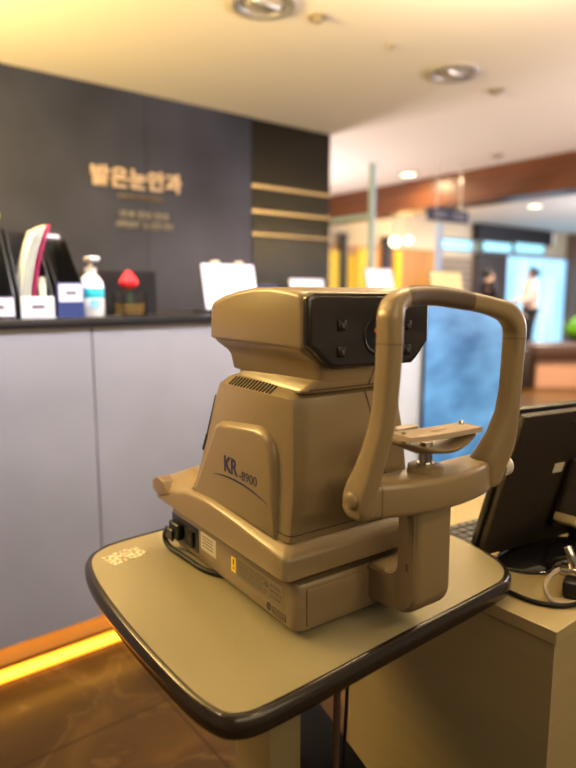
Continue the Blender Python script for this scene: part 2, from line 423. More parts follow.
# black organiser box behind
t = empty('desk_organizer', (.80, 2.10, CT), 0, 'low black organizer box behind the bottle and the rose', 'organizer')
bm = BM()
for a, b in (((0, 0, 0), (.24, .005, .155)), ((0, .155, 0), (.24, .16, .155)), ((0, .005, 0), (.005, .155, .155)), ((.235, .005, 0), (.24, .155, .155)), ((.005, .005, 0), (.235, .155, .005))): box(bm, a, b)
obj('box_wall', bm, BLACK, t, 0); obj('divider', box(BM(), (.115, .006, .005), (.119, .154, .14)), BLACK, t, 0)

# rose in a square glass
t = empty('rose_vase', (.884, 1.99, CT), 0, 'red preserved rose in a small square amber glass vase', 'flower vase')
bm = BM()
for a, b in (((-.042, -.042, 0), (.042, .042, .006)), ((-.042, -.042, .006), (-.038, .042, .078)), ((.038, -.042, .006), (.042, .042, .078)), ((-.038, -.042, .006), (.038, -.038, .078)), ((-.038, .038, .006), (.038, .042, .078))): box(bm, a, b)
obj('glass_vase', bm, mat('vase_glass', (.95, .95, .92), .03, trans=1.), t, 0)
obj('scented_water', box(BM(), (-.0375, -.0375, .0065), (.0375, .0375, .042)), mat('amber_water', (.75, .52, .18), .1, trans=.7), t, 0)
bm = BM(); tube(bm, [(0, 0, .01), (.003, 0, .06), (0, 0, .105)], .003, 8); obj('stem', bm, mat('stem_green', (.05, .12, .03), .6), t)
RED = mat('rose_red', (.62, .012, .02), .5)
bm = BM()
for ring, (nr, rr, hh, tilt) in enumerate(((3, .009, .052, .1), (4, .017, .052, .35), (5, .026, .047, .7), (6, .033, .040, 1.0))):
    for k in range(nr):
        a0 = 2 * PI * k / nr + ring * .5; W = 2 * PI / nr * .62; L = []
        for j in range(5):
            v = j / 4; row = []
            for i in range(7):
                u = (i / 6 - .5) * 2; wv = W * math.sin(PI * (.25 + .6 * v)) ; a = a0 + u * wv
                r = rr * math.sin(PI * (.16 + .60 * v)) * 1.02
                row.append(Vector((r * math.cos(a), r * math.sin(a), .103 + hh * v * (1 - .15 * u * u) - .004 * ring)))
            L.append(row)
        loft(bm, L, False, False, False)
fl = obj('rose_bloom', bm, RED, t, 80)
md = fl.modifiers.new('s', 'SOLIDIFY'); md.thickness = .0012

# document stands on the counter
def doc_stand(x, y, w, h, m, label, rz=0, tilt=12, clip=True, name='document_stand'):
    t = empty(name, (x, y, CT), rz, label, 'document stand')
    a = math.radians(tilt); R = Matrix.Rotation(-a, 4, 'X')
    bm = BM(); box(bm, (-w / 2, 0, .012), (w / 2, .004, .012 + h), M=R); obj('back_board', bm, BLACK, t, 0)
    bm = BM(); box(bm, (-w / 2 + .004, -.003, .016), (w / 2 - .002, -.0005, .008 + h), M=R); obj('sheet', bm, m, t, 0)
    bm = BM(); box(bm, (-w / 2, -.03, 0), (w / 2, .10, .008)); box(bm, (-w / 2, -.03, .008), (w / 2, -.025, .02))
    prism(bm, [(0.0, .0), (.095, .0), (.04, h * .8)], 0, -.006, .006)
    obj('stand_base', bm, BLACK, t, 0)
    if clip:
        for cx in (-w * .22, w * .22):
            bm = BM(); box(bm, (cx - .016, -.008, .004 + h), (cx + .016, .010, .022 + h), .004, M=R); obj('binder_clip', bm, WHITEST, t)
    return t
doc_stand(1.335, 2.03, .25, .185, WHITE, 'white clipboard sheet on a black stand behind the instrument head')
doc_stand(1.92, 2.25, .22, .14, WHITE, 'low white sheet on a stand left of the pale glass post', clip=False)
doc_stand(2.27, 2.10, .20, .195, WHITE, 'white notice sheet on a stand right of the pale glass post', clip=False)
doc_stand(2.80, 2.10, .28, .19, CREAM, 'cream framed notice on the counter below the pale blue post', clip=False)
t = empty('paper_cup', (1.71, 2.05, CT), 0, 'white paper cup on the counter behind the instrument head', 'cup')
bm = BM(); lathe(bm, [(0, .002), (.026, .002), (.027, 0), (.036, .100), (.0375, .102), (.035, .103), (.034, .099), (.025, .006), (0, .006)], 24); obj('cup_wall', bm, WHITE, t)
bm = BM(); lathe(bm, [(.037, .103), (.039, .106), (.039, .110), (.033, .118), (0, .118)], 24); obj('lid', bm, WHITE, t)
t = empty('card_terminal', (1.44, 2.12, CT), 0, 'low dark card terminal behind the instrument head', 'card terminal')
bm = BM(); prism(bm, [(0, 0), (.16, 0), (.16, .118), (.05, .108), (0, .07)], 0, 0, .22, .006); obj('terminal_body', bm, NAVYB, t)
bm = BM(); box(bm, (.03, .06, .112), (.19, .14, .121), .002); obj('screen', bm, GLOSSB, t)

# wall lettering
GOLD = mat('champagne_metal', (.62, .50, .40), .4, .1)
t = empty('wall_lettering', (1.508, 3.905, 1.885), 0, 'raised champagne Korean clinic lettering on the dark wall', 'lettering')
def wt(name, s, x, z, width, size, m, bold=0.):
    return textmesh(name, s, size, m, t, frame((x, -.012, z), (1, 0, 0), (0, 0, 1)), .008, bold, width=width)
wt('clinic_name', '밝은눈안과', 0, .012, .635, .135, GOLD, .003)
DIMW = mat('dim_white_letter', (.34, .34, .37), .5)
wt('english_line', 'BRIGHT EYE CLINIC', .175, -.065, .32, .035, mat('dim_gold_letter', (.22, .18, .13), .5))
wt('notice_line', '안과 진료 안내', .18, -.185, .34, .05, DIMW)
wt('notice_line', '시력검사 · 눈 건강 상담', .15, -.25, .41, .046, DIMW)

# ------------------------------------------------------------------ instrument table
TZ = .74
out = [(.334, .506), (.40, .497), (.6, .500), (.81, .502), (.868, .510), (.908, .538), (.934, .59), (.950, .66), (.958, .78), (.955, .95), (.93, 1.03), (.87, 1.06), (.6, 1.063), (.44, 1.060), (.385, 1.047), (.348, 1.01), (.325, .92), (.311, .78), (.306, .63), (.311, .545)]
outl = [(p.x, p.y) for p in cat([(x, y, 0) for x, y in out], 5, True)]
cx, cy = .62, .78
def inset(d):
    res = []; n = len(outl)
    for i in range(n):
        a = Vector(outl[i - 1]); b = Vector(outl[(i + 1) % n]); tdir = (b - a).normalized(); nn = Vector((-tdir.y, tdir.x))
        p = Vector(outl[i])
        if (Vector((cx, cy)) - p).dot(nn) < 0: nn = -nn
        res.append((p.x + nn.x * d, p.y + nn.y * d))
    return res
t = empty('instrument_table', (cx, cy, 0), 0, 'cream instrument table with rounded top and thick dark edge under the refractometer', 'table')
def off(pts, z): return [(x - cx, y - cy, z) for x, y in pts]
bm = BM(); loft(bm, [off(inset(.012), TZ - .03), off(inset(.012), TZ - .001), off(inset(.0125), TZ)]); obj('table_top', bm, TABTOP, t, 50)
bm = BM()
prof = [(.0125, TZ - .0006), (.0115, TZ + .0014), (.008, TZ + .0016), (.0045, TZ - .001), (.003, TZ - .0045), (.0005, TZ - .008), (0, TZ - .014), (.0005, TZ - .021), (.003, TZ - .026), (.008, TZ - .030), (.016, TZ - .031)]
loft(bm, [off(inset(d), z) for d, z in prof], False, False); obj('edge_band', bm, EDGE, t, 60)
bm = BM(); box(bm, (.517 - cx, .70 - cy, .30), (.584 - cx, .80 - cy, .70), .006); obj('upper_column', bm, COLM, t)
bm = BM(); box(bm, (.507 - cx, .69 - cy, .05), (.594 - cx, .81 - cy, .36), .006); obj('lower_column', bm, COLM, t)
bm = BM(); box(bm, (-.20, -.16, .700), (.12, .12, .7085), .002); obj('mounting_plate', bm, BLACK, t)
bm = BM(); box(bm, (-.22, -.06, .03), (-.02, .05, .06), .01); box(bm, (-.24, -.24, .02), (-.18, .24, .055), .012); box(bm, (-.07, -.24, .02), (-.01, .24, .055), .012)
obj('base_foot', bm, COLM, t)
for fx in (-.21, -.04):
    for fy in (-.2, .2):
        bm = BM(); lathe(bm, [(0, 0), (.02, 0), (.02, .02), (0, .021)], 16, (fx, fy, 0)); obj('foot_pad', bm, BLACKR, t)
# worn tape residue on the table
def worn():
    m = bpy.data.materials.new('torn_white_tape'); m.use_nodes = True; nt = m.node_tree; b = nt.nodes['Principled BSDF']
    tc = nt.nodes.new('ShaderNodeTexCoord'); n = nt.nodes.new('ShaderNodeTexNoise'); n.inputs['Scale'].default_value = 130; n.inputs['Detail'].default_value = 5
    r = nt.nodes.new('ShaderNodeValToRGB'); r.color_ramp.elements[0].position = .44; r.color_ramp.elements[1].position = .54
    nt.links.new(tc.outputs['Object'], n.inputs['Vector']); nt.links.new(n.outputs['Fac'], r.inputs['Fac']); nt.links.new(r.outputs['Color'], b.inputs['Alpha'])
    b.inputs['Base Color'].default_value = (.66, .58, .42, 1); b.inputs['Roughness'].default_value = .7
    return m
bm = BM(); box(bm, (-.035, -.022, 0), (.035, .022, .0006)); o = obj('tape_residue', bm, worn(), t, 0, loc=(.412 - cx, .985 - cy, TZ + .0001), rz=math.radians(8))
o['label'] = 'torn white tape residue'

# ------------------------------------------------------------------ the refractometer
T = empty('autorefractometer', (.476, .583, TZ), math.radians(-3.5), 'tan eye refractometer with chin rest and smoked front window on the table', 'eye refractometer')
# base
bm = BM(); loft(bm, [rsec(.010, .006, .244, .006, .392, .010), rsec(.013, .001, .249, .001, .397, .013), rsec(.017, 0, .25, 0, .398, .014), rsec(.074, 0, .25, 0, .398, .014), rsec(.078, .003, .247, .003, .395, .012)])
obj('base', bm, PLAST2, T, 40)
bm = BM(); box(bm, (.016, -.003, .018), (.232, .004, .072), .003); obj('base_front_cover', bm, PLAST2, T)
for u in (.03, .22):
    for v in (.03, .36):
        bm = BM(); lathe(bm, [(0, .0002), (.012, .0002), (.013, .0105), (0, .0105)], 16, (u, v, 0)); obj('rubber_foot', bm, BLACKR, T)
bm = BM(); box(bm, (.03, .02, .078), (.22, .37, .095)); obj('slide_block', bm, BLACK, T, 0)
# carriage
def hv(v):
    K = [(-.01, .122), (0, .123), (.06, .129), (.15, .137), (.22, .1405), (.28, .136), (.35, .121), (.43, .100)]
    for (a, x), (b, y) in zip(K, K[1:]):
        if v <= b:
            s = max(0, (v - a) / (b - a)); s = s * s * (3 - 2 * s) * .5 + s * .5; return x + (y - x) * s
    return K[-1][1]
def longloop(u0, u1, v0, v1, r, wf, n=4, m=14):
    base = rrect(u0, u1, v0, v1, r, n); pts = []
    N = len(base)
    for i in range(N):
        a, b = base[i], base[(i + 1) % N]; pts.append(a)
        if abs(b[1] - a[1]) > .1:
            for k in range(1, m): pts.append((a[0] + (b[0] - a[0]) * k / m, a[1] + (b[1] - a[1]) * k / m))
    return [(x, y, wf(x, y)) for x, y in pts]
cu0, cu1, cv0, cv1 = -.020, .246, -.003, .42
bm = BM()
loft(bm, [longloop(cu0 + .004, cu1 - .004, cv0 + .004, cv1 - .004, .010, lambda x, y: .0885),
          longloop(cu0, cu1, cv0, cv1, .012, lambda x, y: .0915),
          longloop(cu0, cu1, cv0, cv1, .012, lambda x, y: hv(y) - .007),
          longloop(cu0 + .0015, cu1 - .0015, cv0 + .0015, cv1 - .0015, .012, lambda x, y: hv(y) - .002),
          longloop(cu0 + .006, cu1 - .006, cv0 + .005, cv1 - .005, .012, lambda x, y: hv(y) + .0015),
          longloop(cu0 + .020, cu1 - .020, cv0 + .016, cv1 - .016, .012, lambda x, y: hv(y) * .35 + .143 * .65 + .001),
          longloop(cu0 + .05, cu1 - .05, cv0 + .05, cv1 - .05, .012, lambda x, y: .1435 + (.006 if y > .3 else 0))])
obj('carriage', bm, PLAST, T, 50)
# rear corner knob of the carriage
bm = BM(); prism(bm, [(.355, .112), (.375, .130), (.405, .132), (.425, .122), (.428, .104), (.395, .098)], 0, -.022, .008, .0015); obj('lock_lever', bm, PLAST2, T)
bm = BM(); lathe(bm, [(0, .14), (.035, .14), (.037, .152), (.030, .160), (.012, .164), (0, .165)], 24, (.10, .365, 0)); obj('joystick_boot', bm, PLAST, T, 60)
# tower
bm = BM()
def tower(w, u0, u1, v0, v1, r=.010): return rsec(w, u0, u1, v0, v1, r, 2)
loft(bm, [tower(.136, -.006, .218, .010, .298), tower(.148, -.004, .216, .009, .292), tower(.20, -.001, .210, .007, .268), tower(.26, .000, .202, .008, .243), tower(.316, .001, .191, .010, .216), tower(.326, .002, .188, .012, .210), tower(.338, .018, .176, .024, .200, .009), tower(.3435, .036, .17, .038, .190, .009)])
obj('tower_housing', bm, PLAST, T, 28)
# seams
def strip(bm, a, b, th, d):  # thin raised seam line from a to b, in the local frame; d = thickness dir vector
    a, b, d = Vector(a), Vector(b), Vector(d); s = (b - a).normalized(); n = s.cross(d).normalized() * th / 2; d = d.normalized() * .0004
    loft(bm, [[a + n - d, a - n - d, a - n + d, a + n + d], [b + n - d, b - n - d, b - n + d, b + n + d]])
bm = BM(); strip(bm, (.124, .0118, .328), (.127, .0098, .318), .0016, (0, 1, 0)); strip(bm, (.127, .0098, .318), (.146, .0078, .260), .0016, (0, 1, 0)); strip(bm, (.146, .0078, .260), (.163, .0068, .20), .0016, (0, 1, 0)); obj('front_seam', bm, SEAM, T, 0)
# seam where the tower meets the carriage
bm = BM()
lo = tower(.1455, -.0052, .2170, .0085, .2935); P = [Vector(p) for p in lo]
loft(bm, [[p + Vector((0, 0, -.0009)) for p in P], [p + Vector((0, 0, .0009)) for p in P]], False, False); obj('tower_seam', bm, SEAM, T, 0)
# dark rear trim slot
bm = BM(); strip(bm, (.0002, .2145, .306), (-.0004, .245, .238), .0022, (1, 0, 0)); strip(bm, (-.0004, .245, .238), (-.001, .2590, .210), .005, (1, 0, 0)); obj('rear_trim', bm, BLACKR, T, 0)
# raised side panel
sp = [(.284, .130), (.277, .152), (.245, .198), (.214, .245), (.204, .262), (.190, .2695), (.17, .2725), (.12, .2775), (.085, .2800), (.065, .277), (.051, .267), (.044, .252), (.041, .235), (.038, .19), (.036, .130)]
def inset2(P, d):
    c = Vector((.14, .19)); res = []; n = len(P)
    for i in range(n):
        a_, b_ = Vector(P[i - 1]), Vector(P[(i + 1) % n]); td = (b_ - a_).normalized(); nn = Vector((-td.y, td.x)); p = Vector(P[i])
        if (c - p).dot(nn) < 0: nn = -nn
        res.append((p.x + nn.x * d, p.y + nn.y * d))
    return res
bm = BM(); loft(bm, [[(u, p[0], p[1]) for p in inset2(sp, d)] for u, d in ((.006, 0), (-.002, 0), (-.0055, .0016), (-.0085, .0045), (-.0100, .0080), (-.0105, .0115))])
obj('side_panel', bm, PLAST, T, 50)
# vents on the top bevel
bm = BM()
for k in range(14):
    v = .068 + k * .0084
    a = Vector((.0030, v, .3272)); b = Vector((.0170, v, .3376)); n = Vector((-.5, 0, .86)) * .0006
    loft(bm, [[a + n + Vector((0, -.0019, 0)), a + n + Vector((0, .0019, 0)), b + n + Vector((0, .0019, 0)), b + n + Vector((0, -.0019, 0))],
              [a - n + Vector((0, -.0019, 0)), a - n + Vector((0, .0019, 0)), b - n + Vector((0, .0019, 0)), b - n + Vector((0, -.0019, 0))]])
obj('vent_slots', bm, mat('vent_black', (.004, .003, .002), .8), T, 0)
# logo on side panel
side = lambda v, w, u=-.0106: frame((u, v, w), (0, -1, .0), (0, 0, 1))
textmesh('logo_text', 'KR', .0330, NAVY, T, side(.171, .1985), .0003, .0011, width=.040)
textmesh('logo_text', '-8900', .0200, NAVY, T, side(.127, .1960), .0003, .0, width=.048)
bm = BM(); A = []; B = []
for k in range(25):
    s = k / 24; v = .208 + (.052 - .208) * s; w = .185 + .028 * s * (1 - s) * 1.2 - .006 * s; th = .0019 * math.sin(PI * s) ** .8
    A.append((v, w + th)); B.append((v, w - th * .6))
prism(bm, A + B[::-1], 0, -.0112, -.0100); obj('logo_swoosh', bm, NAVY, T, 0)
# head
arc = [(-.010, .392), (-.010, .452), (-.008, .4585), (-.002, .462), (.02, .4655), (.06, .4690), (.10, .4690), (.15, .4640), (.19, .4570), (.218, .4495), (.226, .443), (.230, .392)]
bm = BM(); prism(bm, arc, 0, 0, .213, .006, 4); obj('head_shell', bm, PLAST, T, 28)
bm = BM()
def hs(w, ur, uf, vf, vr, r=.010):
    # plan section: rear corners at ur / 2c-ur, front corners at uf
    c = .107; C4 = [(2 * c - ur - .012, vr), (ur, vr), (uf, vf), (2 * c - uf - .018, vf)]; out_ = []
    for i in range(4):
        p = Vector(C4[i]); a_ = (Vector(C4[i - 1]) - p).normalized(); b_ = (Vector(C4[(i + 1) % 4]) - p).normalized()
        for k in range(5):
            t_ = k / 4; out_.append(tuple((p + a_ * r) * (1 - t_) ** 2 + p * 2 * t_ * (1 - t_) + (p + b_ * r) * t_ ** 2))
    return [(x, y, w) for x, y in out_]
loft(bm, [hs(.394, .0035, .0035, -.006, .226), hs(.389, .005, .006, -.006, .223), hs(.383, .009, .014, -.005, .214), hs(.377, .013, .024, -.004, .204), hs(.370, .015, .034, -.003, .198),
          hs(.350, .017, .036, -.0025, .193), hs(.3485, .020, .036, -.002, .190)])
obj('head_neck', bm, PLAST, T, 45)
bm = BM(); loft(bm, [hs(.3500, .024, .030, -.0018, .186), hs(.3440, .024, .022, -.001, .186), hs(.3375, .022, .012, .0005, .188, .014), hs(.334, .022, .012, .003, .188, .014)])
obj('neck_collar', bm, PLAST, T, 45)
bm = BM(); strip(bm, (.020, -.0002, .3385), (.168, -.0002, .3385), .0016, (0, 1, 0)); strip(bm, (.118, -.0022, .3385), (.130, -.0035, .365), .001, (0, 1, 0)); obj('neck_seam', bm, SEAM, T, 0)
# smoked window: bevelled plate with cut lower corners
wp = [(.003, .457), (.014, .462), (.19, .4610), (.211, .457), (.215, .450), (.215, .395), (.207, .387), (.194, .373), (.184, .3655), (.043, .3665), (.034, .371), (.016, .389), (.003, .397)]
bm = BM(); prism(bm, wp, 1, -.004, -.018, .003, 3); W = obj('window_panel', bm, SMOKE, T, 30); W['label'] = 'smoked black window panel'
wi = [((x - .109) * .95 + .109, (z - .413) * .90 + .413) for x, z in wp]
bm = BM(); prism(bm, wi, 1, -.017, -.0192, .0006, 1); obj('window_glass', bm, mat('smoked_inner', (.020, .017, .016), .30), W, 30)
LNS = mat('lens_ring', (.004, .004, .004), .3)
bm = BM(); lathe(bm, [(.0255, -.0185), (.026, -.0205), (.024, -.0212), (.022, -.0200), (.0215, -.0195)], 40, (.118, 0, .406), 'y', ring=True); obj('lens_ring', bm, LNS, W, 60)
bm = BM(); lathe(bm, [(.0215, -.0193), (.015, -.0198), (.008, -.0202), (0, -.0203)], 32, (.118, 0, .406), 'y'); obj('lens', bm, GLOSSB, W, 60)
bm = BM(); lathe(bm, [(.0045, -.0202), (.004, -.0208), (0, -.021)], 16, (.114, 0, .412), 'y'); obj('lens_lamp', bm, mat('ruby_spot', (.35, .06, .03), .2), W, 60)
for (u, w) in ((.055, .421), (.055, .3875), (.171, .418), (.171, .385)):
    bm = BM(); box(bm, (u - .0065, -.0215, w - .007), (u + .0065, -.019, w + .007), .0015)
    s = obj('sensor_block', bm, LNS, W)
    bm = BM(); box(bm, (u - .0015, -.0225, w - .004), (u + .004, -.0214, w + .003), .001); obj('sensor_lens', bm, mat('dull_lens', (.07, .07, .065), .15), s) if False else obj('sensor_lens', bm, mat('dull_lens', (.07, .07, .065), .15), W)
bm = BM()
for k in range(2): pass
bm.free()
# labels on the base side (u = 0)
def bl(name, v0, v1, w0, w1, m, par=T, u=-.0004): return obj(name, box(BM(), (u, min(v0, v1), w0), (.001, max(v0, v1), w1)), m, par, 0)
L = bl('approval_label', .275, .222, .036, .066, WHITEST)
bm = BM()
for k in range(4): box(bm, (-.0009, .232, .043 + k * .0055), (.0, .268, .0441 + k * .0055))
obj('label_text', bm, INK, L, 0)
L = bl('warning_label', .172, .159, .036, .060, YEL)
bm = BM(); box(bm, (-.0008, .1635, .048), (.0, .1665, .057)); box(bm, (-.0008, .1635, .041), (.0, .1665, .0445)); obj('warning_mark', bm, INK, L, 0)
L = bl('rating_plate', .155, .030, .0335, .066, PLATE)
bm = BM()
random.seed(3)
for k in range(6):
    v = .150
    while v > .08:
        d = random.uniform(.006, .016); box(bm, (-.0007, v - d, .0385 + k * .0042), (.0, v, .0398 + k * .0042)); v -= d + .003
for k in range(3):
    v = .062
    while v > .038:
        d = random.uniform(.004, .010); box(bm, (-.0007, v - d, .040 + k * .008), (.0, v, .0435 + k * .008)); v -= d + .002
obj('plate_text', bm, mat('faint_ink', (.10, .075, .05), .6), L, 0)
textmesh('plate_mark', 'CE', .009, INK, L, frame((-.0006, .078, .051), (0, -1, 0), (0, 0, 1)), .0002)
bm = BM(); lathe(bm, [(.0058, -.0002), (.0058, -.0008), (.0044, -.0008), (.0044, -.0002)], 24, (0, .066, .0235), 'x', ring=True); box(bm, (-.0008, .0652, .020), (0, .0668, .027)); obj('class_mark', bm, INK, T, 0)
bm = BM()
for a, b in (((.056, .018), (.024, .0188)), ((.056, .0275), (.024, .0283)), ((.056, .018), (.0552, .0283)), ((.0248, .018), (.024, .0283)), ((.053, .0213), (.027, .0222)), ((.053, .0243), (.027, .0252))):
    box(bm, (-.0007, min(a[0], b[0]), a[1]), (0, max(a[0], b[0]), b[1]))
obj('boxed_note', bm, INK, T, 0)
# inlet, plug and cord
bm = BM(); box(bm, (-.0012, .283, .022), (.004, .390, .066), .002); IN = obj('power_inlet', bm, BLACK, T)
bm = BM(); box(bm, (-.006, .298, .028), (-.001, .325, .056), .001); obj('fuse_holder', bm, BLACKR, IN)
bm = BM(); box(bm, (-.013, .342, .026), (-.001, .380, .056), .004, 3); box(bm, (-.018, .355, .022), (-.012, .386, .044), .003, 3); obj('power_plug', bm, BLACK, IN)
bm = BM(); tube(bm, [(-.015, .380, .036), (-.015, .390, .028), (-.015, .389, .014), (-.014, .370, .0062), (-.012, .335, .0058), (-.009, .30, .0056), (-.005, .26, .0052), (.010, .225, .0052), (.035, .20, .0052)], .0047, 12); obj('power_cord', bm, BLACKR, IN)

# chin rest assembly
def prof_arc(c, r, a0, a1, n): return [(c[0] + r * math.cos(math.radians(a0 + (a1 - a0) * k / n)), c[1] + r * math.sin(math.radians(a0 + (a1 - a0) * k / n))) for k in range(n + 1)]
fp = [(.010, .080), (-.034, .080)] + prof_arc((-.034, .100), .020, 270, 180, 6) + [(-.054, .197), (-.093, .197)] + prof_arc((-.055, .070), .040, 190, 270, 8)[0:] + [(-.03, .026), (.010, .026)]
bm = BM(); prism(bm, fp, 0, .126, .194, .010, 4); obj('foot_arm', bm, PLAST, T, 40)
bm = BM(); prism(bm, [(.006, .076), (-.036, .076)] + prof_arc((-.036, .102), .022, 270, 180, 6) + [(-.058, .197), (-.087, .197)] + prof_arc((-.055, .068), .033, 190, 270, 8) + [(-.03, .031), (.006, .031)], 0, .1250, .14, .0015, 2)
FS = obj('foot_side_cover', bm, PLAST2, T, 40)
bm = BM()
for a, b in (((0, .006), (0, .0)), ((0, .0), (-.0025, -.006)), ((0, .0), (.0025, -.006)), ((-.003, .004), (.003, .002))):
    A, B = Vector((.1247, -.076 + a[0], .102 + a[1])), Vector((.1247, -.076 + b[0], .102 + b[1])); strip(bm, A, B, .0012, (1, 0, 0))
obj('height_mark', bm, INK, FS, 0)
# crossbar (bows toward the patient)
bm = BM(); loops = []
for k in range(17):
    s = k / 16; u = .032 + .240 * s; q = 1 - (2 * s - 1) ** 2
    vf = -.098 - .026 * q; vb = -.060 - .004 * q; wb, wt_ = .193 - .004 * s, .2365 - .002 * s
    r = .008; pts = rrect(vf, vb, wb, wt_, r, 3)
    loops.append([(u, p[0], p[1]) for p in pts])
loft(bm, loops); obj('crossbar', bm, PLAST, T, 50)
for u in (.050,):
    bm = BM(); s = (u - .032) / .246; q = 1 - (2 * s - 1) ** 2; vf = -.098 - .026 * q; vb = -.06 - .004 * q
    P = rrect(vf - .0003, vb + .0003, .1928 - .004 * s, .2368 - .002 * s, .008, 3)
    loft(bm, [[(u - .0006, p[0], p[1]) for p in P], [(u + .0006, p[0], p[1]) for p in P]]); obj('crossbar_seam', bm, SEAM, T, 0)
# posts
UC = .159
def post(sgn):
    secs = [(.196, .029, -.088, .018, .028), (.1995, .029, -.088, .023, .036), (.207, .028, -.088, .025, .042), (.222, .028, -.089, .025, .043), (.236, .0295, -.092, .025, .042), (.252, .0325, -.0970, .024, .037), (.275, .036, -.103, .023, .033), (.305, .041, -.109, .0225, .030), (.335, .0435, -.1125, .022, .029), (.37, .0445, -.1145, .0225, .029), (.404, .045, -.1155, .023, .030)]
    bm = BM(); loops = []
    for (w, u, v, du, dv) in secs:
        uu = u if sgn < 0 else 2 * UC - u
        if sgn > 0:
            K = [(.19, .250, .276), (.207, .246, .284), (.222, .240, .290), (.240, .237, .296), (.252, .2445, .298), (.275, .2545, .296), (.305, .2620, .291), (.335, .2640, .287), (.37, .2640, .2845), (.41, .2640, .2845)]
            for (a0, i0_, o0), (a1, i1_, o1) in zip(K, K[1:]):
                if a0 <= w <= a1:
                    f_ = (w - a0) / (a1 - a0); A_, B_ = i0_ + (i1_ - i0_) * f_, o0 + (o1 - o0) * f_; uu = (A_ + B_) / 2; du = B_ - A_; break
        loops.append(rsec(w - (.003 if sgn > 0 else 0), uu - du / 2, uu + du / 2, v - dv / 2, v + dv / 2, min(du, dv) * .38, 4))
    # densify
    P = []
    for i in range(len(loops) - 1):
        for k in range(2):
            P.append([tuple(a[j] + (b[j] - a[j]) * k / 2 for j in range(3)) for a, b in zip(loops[i], loops[i + 1])])
    P.append(loops[-1]); loft(bm, P); o = obj('chin_rest_post', bm, PLAST, T, 60)
    bm = BM()
    uo = .0160 if sgn < 0 else .2975; s = -1 if sgn < 0 else 1
    if sgn < 0: lathe(bm, [(0, s * .0), (.0105, s * 0), (.0105, s * .003), (.009, s * .0045), (0, s * .005)], 28, (uo, -.0895, .220), 'x')
    else: lathe(bm, [(0, -.008), (.0150, -.008), (.0155, .002), (.0150, .008), (.012, .011), (0, .012)], 28, (uo, -.090, .216), 'x')
    obj('pivot_button' if sgn < 0 else 'height_knob', bm, PLAST2 if sgn < 0 else mat('grey_knob', (.42, .39, .34), .35), o, 50)
post(-1); post(1)
# upper frame with forehead rest: sweep with rectangular rounded section in (in-plane normal, v)
path = [(.045, -.1155, .4045, .023, .030), (.045, -.1155, .428, .0235, .030), (.0465, -.115, .438, .024, .030), (.052, -.1135, .4475, .024, .028), (.066, -.111, .4545, .0225, .025), (.09, -.108, .4575, .0215, .022), (.125, -.106, .4575, .0215, .020), (.16, -.105, .4545, .022, .020), (.20, -.107, .4495, .023, .021), (.232, -.110, .4435, .024, .024), (.256, -.113, .4365, .027, .027), (.270, -.115, .424, .027, .029), (.2742, -.1155, .411, .022, .030), (.2742, -.1155, .4015, .0205, .030)]
dense = cat([p[:3] for p in path], 4); wd = cat([(p[3], p[4], 0) for p in path], 4)
def sweep_sec(i, grow=0.):
    p = dense[i]; d = (dense[min(i + 1, len(dense) - 1)] - dense[max(i - 1, 0)]); d.y = 0; d.normalize()
    n = Vector((-d.z, 0, d.x)); a, b = wd[i].x + grow, wd[i].y + grow
    return [p + n * x + Vector((0, y, 0)) for x, y in rrect(-a / 2, a / 2, -b / 2, b / 2, min(a, b) * .38, 4)]
bm = BM(); loft(bm, [sweep_sec(i) for i in range(len(dense))]); F = obj('forehead_frame', bm, PLAST, T, 60)
i0, i1 = 17, 31
bm = BM(); loft(bm, [sweep_sec(i, .0014 if i0 < i < i1 else .0002) for i in range(i0, i1 + 1)]); FP = obj('forehead_pad', bm, PADM, F, 60); FP['label'] = 'dark brown forehead pad'
bm = BM()
for i in range(i0 + 1, i1 - 1):
    for k in range(2):
        p = dense[i] + (dense[i + 1] - dense[i]) * k / 2
        t2 = bmesh.new(); bmesh.ops.create_uvsphere(t2, u_segments=6, v_segments=4, radius=.0014)
        join(bm, t2, Matrix.Translation(p + Vector((0, -.004, .0112))))
obj('pad_studs', bm, PADM, FP)
for w, uu, hw in ((.4046, .045, .0117), (.4016, .2742, .0105)):
    bm = BM(); loft(bm, [rsec(w - .0005, uu - hw, uu + hw, -.1307, -.1003, .009), rsec(w + .0005, uu - hw, uu + hw, -.1307, -.1003, .009)]); obj('frame_seam', bm, SEAM, F, 0)
# chin cup
bm = BM(); lathe(bm, [(0, .232), (.0225, .232), (.0235, .236), (.0225, .2435), (.019, .245), (0, .245)], 32, (.139, -.090, 0)); obj('cup_collar', bm, PLAST, T, 50)
bm = BM(); lathe(bm, [(.0082, .245), (.0082, .274), (0, .274)], 24, (.139, -.090, 0)); lathe(bm, [(0, .2448), (.0115, .2448), (.0115, .247), (0, .247)], 24, (.139, -.090, 0)); obj('cup_rod', bm, STEEL, T, 50)
bm = BM(); loops = []
for k in range(25):
    s = k / 24; u = .074 + .148 * s; q = math.sin(PI * s); e = max(.02, q) ** .45
    vf = -.098 - .024 * e; vb = -.088 + .030 * e; dip = -.013 * q ** 1.3
    top = .2845 + dip - .003 * s; th = .0035 + .006 * q
    loops.append([(u, vf, top - th * .6), (u, vf - .0015, top - th * .2), (u, vf + .001, top), (u, (vf + vb) / 2, top - .003 * q), (u, vb - .001, top), (u, vb + .0015, top - .002), (u, vb, top - th * .6), (u, (vf + vb) / 2, top - th - .004 * q)])
loft(bm, loops); obj('chin_cup', bm, PLAST, T, 70)
bm = BM(); loft(bm, [rsec(.276, .104, .160, -.068, -.046, .010), rsec(.288, .110, .154, -.065, -.049, .007)]); obj('cup_back_tab', bm, PLAST, T, 50)
